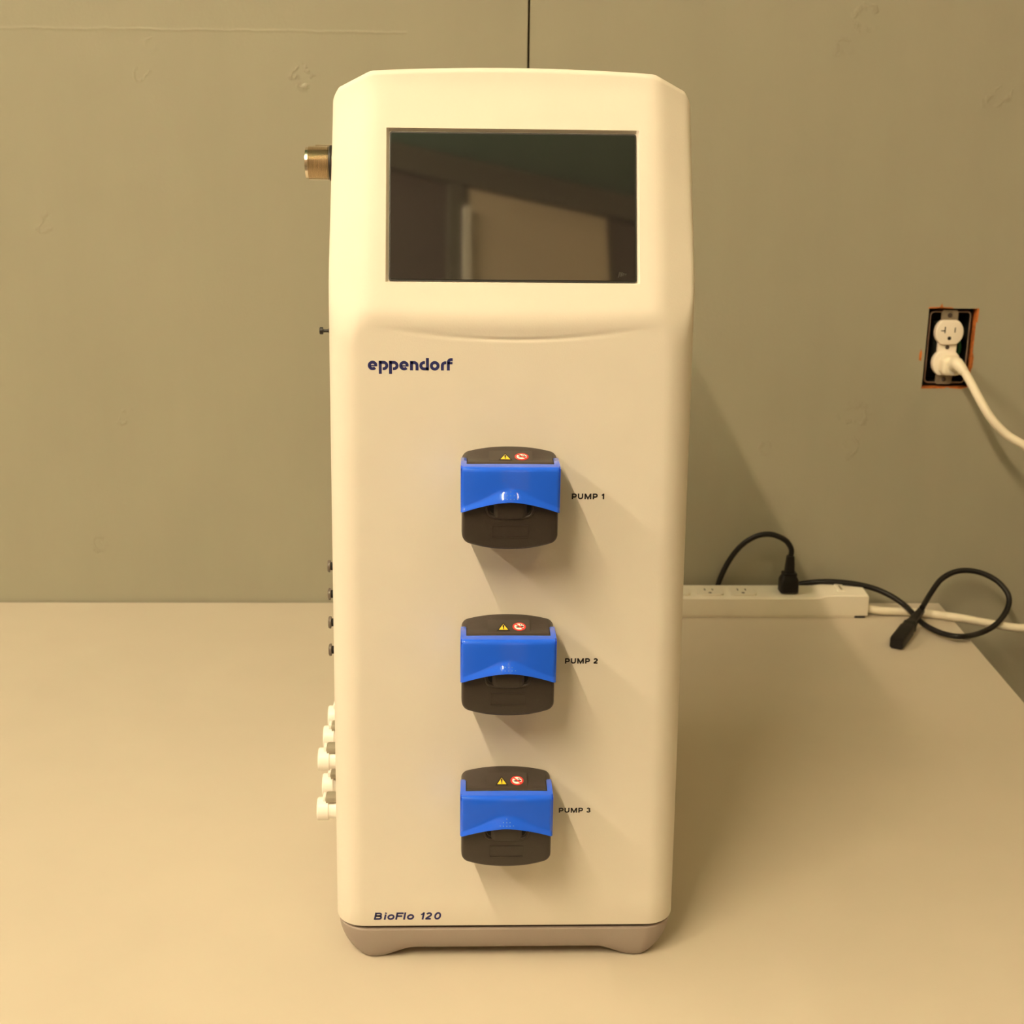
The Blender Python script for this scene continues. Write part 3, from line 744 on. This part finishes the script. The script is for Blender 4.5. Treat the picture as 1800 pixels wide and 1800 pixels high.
# five quick-release hose couplings in two rows
for (y, z_) in ((1.108, 0.1035), (1.067, 0.1035), (1.025, 0.1035), (1.0535, 0.0655), (1.0116, 0.0655)):
    x0 = sidex(z_)+0.0006
    o = cpart(MB().lathe([(-0.001, 0.0062), (0.004, 0.0062), (0.006, 0.0074), (0.0120, 0.0084), (0.0135, 0.0080), (0.017, 0.0080), (0.0178, 0.0094), (0.0258, 0.0094), (0.0268, 0.0086), (0.0262, 0.0058), (0.015, 0.0055), (0.0148, .0004)], (x0, y, z_), (-1, 0, 0), 30), 'hose_coupling', M_fit, smooth=32)
    cpart(MB().box((x0-0.0115, y, z_+0.0104), (0.0170, 0.0130, 0.0052), 0.0018), 'release_latch', M_latch, o)
    cpart(MB().box((x0-0.0208, y, z_+0.0105), (0.0026, 0.0080, 0.0050), 0.0008), 'latch_tab', M_fit, o)
    cpart(MB().box((x0-0.0190, y-0.0050, z_+0.0072), (0.0008, 0.0008, 0.0066), 0.0), 'latch_clip', M_latch, o)

# ------------------------------------------------------------------ power outlet in the wall
oc = Vector((0.5737, YW, 0.3390))
out = empty('wall_outlet', (oc.x, YW, HZ0)); tag(out, 'uncovered almond duplex wall outlet in a raw cut-out with orange edges', 'outlet')
def opart(mb, name, M_, parent=out, **k):
    mb.v = [v-Vector((oc.x, YW, HZ0)) for v in mb.v]; return mb.build(name, M_, parent, **k)
bx = MB(); x0, x1, z0, z1 = HX0+.002, HX1-.002, HZ0+.002, HZ1-.002; ya, yb = YW+.010, YW+.062
bx.add([(x0, ya, z0), (x1, ya, z0), (x1, ya, z1), (x0, ya, z1), (x0, yb, z0), (x1, yb, z0), (x1, yb, z1), (x0, yb, z1)], [(0, 1, 5, 4), (1, 2, 6, 5), (2, 3, 7, 6), (3, 0, 4, 7), (4, 5, 6, 7)])
opart(bx, 'outlet_box', M_box, smooth=0)
opart(MB().tube([(a, YW+.0075, b) for a, b in rrect(HX0+.0050, HX1-.0050, HZ0+.0050, HZ1-.0050, 0.005, 5)]+[(HX1-.0050, YW+.0075, HZ1-.0100)], 0.0011, 8), 'box_rim', M_rim, smooth=60)
for s in (1, -1):
    st = opart(MB().prism([(oc.x-.0105, oc.z+s*.030), (oc.x+.0105, oc.z+s*.030), (oc.x+.0105, oc.z+s*.0440), (oc.x+.0085, oc.z+s*.0468), (oc.x-.0085, oc.z+s*.0468), (oc.x-.0105, oc.z+s*.0440)], YW+.0045, YW+.0058), 'mounting_strap', M_yoke, smooth=0)
    opart(MB().lathe([(0, .0030), (.0012, .0028), (.0016, .0015)], (oc.x, YW+.0045, oc.z+s*.0405), (0, -1, 0), 14), 'strap_screw', M_gap, st, smooth=30)
body = opart(MB().prism(rrect(oc.x-.0118, oc.x+.0118, oc.z-.031, oc.z+.031, .003), YW+.003, YW+.007), 'receptacle_bridge', M_recept, smooth=30)
opart(MB().box((oc.x, YW+.020, oc.z), (.026, .026, .060), .002), 'receptacle_body', M_box)
opart(MB().tube(catmull([(HX1-.008, YW+.055, oc.z+.020), (HX1-.0085, YW+.030, oc.z+.006), (HX1-.010, YW+.022, oc.z-.008), (HX1-.013, YW+.030, oc.z-.016)], 6), .0022, 8), 'green_wire', mat('green wire', (.02, .16, .05), .4, noise=.05), smooth=60)
for s in (1, -1):
    cz = oc.z+s*.0195; R_ = 0.0175; hgt = 0.0150
    poly = []
    for i in range(40):
        a = 2*math.pi*i/40; x = R_*math.cos(a); zz = max(-hgt, min(hgt, R_*1.02*math.sin(a))); poly.append((oc.x+x, cz+zz))
    fc = opart(MB().prism(poly, YW-.0015, YW+.008, bev=0.0010), 'receptacle_face', M_recept, smooth=30)
    if s == 1:
        for (sx, szz, w_, h_) in ((-.0063, .0032, .0013, .0078), (.0063, .0032, .0012, .0062), (-.0090, .0022, .0046, .0012)):
            opart(MB().box((oc.x+sx, YW-.0015, cz+szz), (w_, .0004, h_)), 'contact_slot', M_void, fc, smooth=0)
        opart(MB().prism(arc(oc.x, cz-.0072, .0024, 0, 330, 11), YW-.0017, YW-.0010), 'earth_hole', M_void, fc, smooth=0)
opart(MB().lathe([(0, .0026), (.0008, .0026), (.0014, .0016)], (oc.x, YW+.0030, oc.z+.0003), (0, -1, 0), 14), 'centre_screw', M_gap, smooth=30)

# ------------------------------------------------------------------ white power strip with its cord and plug
YS = 1.6235                                  # front face
sx0, sx1 = 0.130, 0.4840
ps = empty('power_strip', (0.31, YS+.02, 0)); tag(ps, 'ivory multi-outlet power strip lying along the wall behind the cabinet', 'power strip')
def spart(mb, name, M_, parent=ps, **k):
    mb.v = [v-Vector((0.31, YS+.02, 0)) for v in mb.v]; return mb.build(name, M_, parent, **k)
H1, H2, DP = 0.0270, 0.0300, 0.046
xs_ = 0.4230                                  # where the switch housing steps up
prof = lambda h, d: [(YS+.0006, 0.0035), (YS, 0.006), (YS+.0010, h-.0012), (YS+.0026, h), (YS+d-.003, h+.0025), (YS+d, h), (YS+d, 0.0035)]
secs = [(sx0, H1, DP), (sx0+.001, H1, DP), (xs_-.008, H1, DP), (xs_-.002, H1+.0006, DP), (xs_+.006, H2+.0002, DP), (xs_+.010, H2+.0006, DP), (sx1-.0014, H2+.0006, DP), (sx1, H2-.0010, DP)]
mbp = MB(); v = []; f = []
for (x, h, d) in secs:
    v += [(x, a+(0.0006 if x in (sx0, sx1) else 0), b) for a, b in prof(h, d)]
    npf = len(prof(h, d))
for k in range(len(secs)-1):
    for i in range(npf): f.append((k*npf+i, k*npf+(i+1) % npf, (k+1)*npf+(i+1) % npf, (k+1)*npf+i))
f += [tuple(range(npf)), tuple(range((len(secs)-1)*npf, len(secs)*npf))]
spart(mbp.add(v, f), 'strip_body', M_strip, smooth=28)
spart(MB().box(((sx0+sx1)/2-.002, YS+DP/2, 0.0019), (sx1-sx0-.012, DP-.003, 0.0036), .0006), 'strip_base', M_strip)
spart(MB().box((sx1-.010, YS+.006, 0.0017), (.014, .010, 0.0032), .001), 'rubber_foot', M_black)
for k in range(6):
    cx = 0.155+0.0425*k
    if k == 5: continue
    zt = lambda y: H1+(y-YS-.0026)/(DP-.0056)*0.0025
    so = spart(MB().prism(rrect(cx-.0165, cx+.0165, YS+.008, YS+.037, .006), H1+.0024, H1-.0004, 'z'), 'socket', M_strip, smooth=25)
    for (dx, dy, w_, h_) in ((-.0050, .0270, .0015, .0070), (.0050, .0270, .0015, .0062)):
        spart(MB().box((cx+dx, YS+dy, H1+.0024), (w_, h_, .0003)), 'socket_slot', M_gap, so, smooth=0)
    spart(MB().prism(arc(cx, YS+.015, .0022, 0, 330, 9), H1+.0026, H1+.0020, 'z'), 'socket_earth', M_gap, so, smooth=0)
spart(MB().box((0.4520, YS+.026, H2+.0026), (.0105, .022, .0026), .0008, Matrix.Rotation(math.radians(5), 3, 'X')), 'rocker_switch', M_strip)
spart(MB().box((0.4520, YS+.024, H2+.0040), (.0024, .016, .0006), .0), 'switch_mark', M_yoke, smooth=0)
# cord: leaves the strip, drops off the table end, loops back up to the outlet
ca = [(sx1-.006, YS+.020, .0100), Vector((0.5008, 1.6329, 0.0075)), Vector((0.5341, 1.6328, 0.0060)), Vector((0.5649, 1.6250, 0.0058)), Vector((0.5966, 1.6102, 0.0060)), Vector((0.6352, 1.6042, 0.0006)), Vector((0.6763, 1.5962, -0.0025)),
      (0.70, 1.610, 0.003), (0.78, 1.585, 0.035), (0.825, 1.58, 0.105), (0.80, 1.585, 0.175)]
PL = Vector((oc.x+.002, YW-.0018, oc.z-.0205))
cb = [Vector((0.6844, 1.5920, 0.2110)), Vector((0.6485, 1.5970, 0.2346)), Vector((0.6288, 1.6040, 0.2463)), Vector((0.6100, 1.6120, 0.2650)), Vector((0.5973, 1.6220, 0.2862)), Vector((0.5883, 1.6340, 0.3050)), Vector((0.5817, 1.6430, 0.3174)), Vector((0.5763, 1.6500, 0.3239))]
spart(MB().tube(catmull(ca+cb, 9), 0.0052, 14), 'power_cord', M_cordw, smooth=60)
plg = spart(MB().prism(rrect(PL.x-.0125, PL.x+.0130, PL.z-.0120, PL.z+.0115, .0075), PL.y-.0170, PL.y-.0001, 'y', bev=.004), 'cord_plug', M_cordw, smooth=40)
e0 = Vector((0.5763, 1.6500, 0.3239)); e1 = Vector((0.5822, 1.6420, 0.3162))
dirv = (Vector(e1)-Vector(e0)).normalized(); p0 = Vector((PL.x+.003, PL.y-.010, PL.z+.001))
spart(MB().tube(catmull([p0, (p0+Vector(e0))/2+Vector((0, -.001, .001)), e0, e1], 5), .006, 14, rad=[.0105-.0046*i/15 for i in range(16)]), 'strain_relief', M_cordw, plg, smooth=60)
spart(MB().prism([(PL.x-.0078, PL.z+.003), (PL.x-.0045, PL.z+.005), (PL.x+.005, PL.z-.006), (PL.x+.0015, PL.z-.0105), (PL.x-.003, PL.z-.0085)], PL.y-.0178, PL.y-.0160), 'finger_grip', mat('grey grip', (.62, .60, .52), .5, noise=.03), plg, smooth=0)

# ------------------------------------------------------------------ black appliance cord
pc_ = empty('appliance_cord', (0.375, YS+.02, 0.03)); tag(pc_, 'black appliance power cord plugged into the ivory strip, looped over the table corner', 'power cord')
def bpart(mb, name, M_, parent=pc_, **k):
    mb.v = [v-Vector((0.375, YS+.02, 0.03)) for v in mb.v]; return mb.build(name, M_, parent, **k)
YPg = YS+.022
pbx = 0.3844; zt0 = H1+.0028
pg = MB()
sec = [(0.0, .0118, .0105), (.0135, .0118, .0105), (.0165, .0112, .0095), (.0215, .0085, .0078), (.0225, .0092, .0085), (.0245, .0090, .0082), (.0255, .0062, .0058), (.040, .0052, .0048), (.047, .0044, .0042)]
v = []; f = []
for (h, a, b) in sec: v += [(pbx+x, YPg+y, zt0+h) for x, y in rrect(-a, a, -b, b, min(a, b)*.35, 3)]
nq = len(rrect(-1, 1, -1, 1, .2, 3))
for k in range(len(sec)-1):
    for i in range(nq): f.append((k*nq+i, k*nq+(i+1) % nq, (k+1)*nq+(i+1) % nq, (k+1)*nq+i))
f += [tuple(range(nq)), tuple(range((len(sec)-1)*nq, len(sec)*nq))]
bpart(pg.add(v, f), 'mains_plug', M_cordb, smooth=35)
cpath = [(pbx, YPg, zt0+.044), Vector((0.3851, 1.6465, 0.0850)), Vector((0.3790, 1.6485, 0.0950)), Vector((0.3681, 1.6505, 0.1012)), Vector((0.3555, 1.6535, 0.1033)), Vector((0.3405, 1.6575, 0.0989)), Vector((0.3249, 1.6635, 0.0855)), Vector((0.3124, 1.6695, 0.0650)), Vector((0.3036, 1.6750, 0.0414)), Vector((0.2992, 1.6750, 0.0257))]
zmid = .012
cpath += [(0.300, YS+DP+.0058, zmid), (0.330, YS+DP+.0058, .006), (0.365, YS+DP+.0055, .014), Vector((0.4006, 1.6735, 0.0271)), Vector((0.4189, 1.6675, 0.0332)), Vector((0.4432, 1.6615, 0.0365)), Vector((0.4717, 1.6565, 0.0355)), Vector((0.4967, 1.6515, 0.0311)), Vector((0.5166, 1.6415, 0.0246)), Vector((0.5319, 1.6285, 0.0161)), Vector((0.5346, 1.6039, 0.0145)), Vector((0.5425, 1.5795, 0.0085)),
          Vector((0.5557, 1.5543, 0.0070)), Vector((0.5746, 1.5378, 0.0090)), Vector((0.6116, 1.5750, -0.0011)), Vector((0.6368, 1.5900, 0.0045)), Vector((0.6566, 1.6080, 0.0176)), Vector((0.6627, 1.6220, 0.0310)), Vector((0.6547, 1.6340, 0.0437)), Vector((0.6401, 1.6430, 0.0521)), Vector((0.6215, 1.6480, 0.0562)), Vector((0.6009, 1.6480, 0.0550)), Vector((0.5804, 1.6400, 0.0476)), Vector((0.5618, 1.6220, 0.0347)), Vector((0.5425, 1.5935, 0.0260))]
bpart(MB().tube(catmull(cpath, 8), 0.0036, 10), 'flexible_cord', M_cordb, smooth=60)
# free appliance connector lying on the table
a = Vector((0.4917, 1.5231, 0.0082)); b = Vector((0.5367, 1.5924, 0.0150)); ax = (b-a).normalized(); sd_ = ax.cross(Vector((0, 0, 1))).normalized(); nu = sd_.cross(ax)
mbc = MB(); v = []; f = []
Lc = (b-a).length
for (t, wx, wz) in [(-.006, .0078, .0066), (-.003, .0086, .0074), (.45*Lc, .0086, .0074), (.50*Lc, .0076, .0068), (.56*Lc, .0076, .0068), (.62*Lc, .0080, .0070), (.66*Lc, .0068, .0062), (.80*Lc, .0054, .0050), (1.05*Lc, .0046, .0043), (1.25*Lc, .0040, .0038)]:
    v += [a+ax*t+sd_*x+nu*y for x, y in rrect(-wx, wx, -wz, wz, min(wx, wz)*.4, 3)]
for k in range(9):
    for i in range(nq): f.append((k*nq+i, k*nq+(i+1) % nq, (k+1)*nq+(i+1) % nq, (k+1)*nq+i))
f += [tuple(range(nq)), tuple(range(9*nq, 10*nq))]
bpart(mbc.add(v, f), 'appliance_connector', M_cordb, smooth=35)
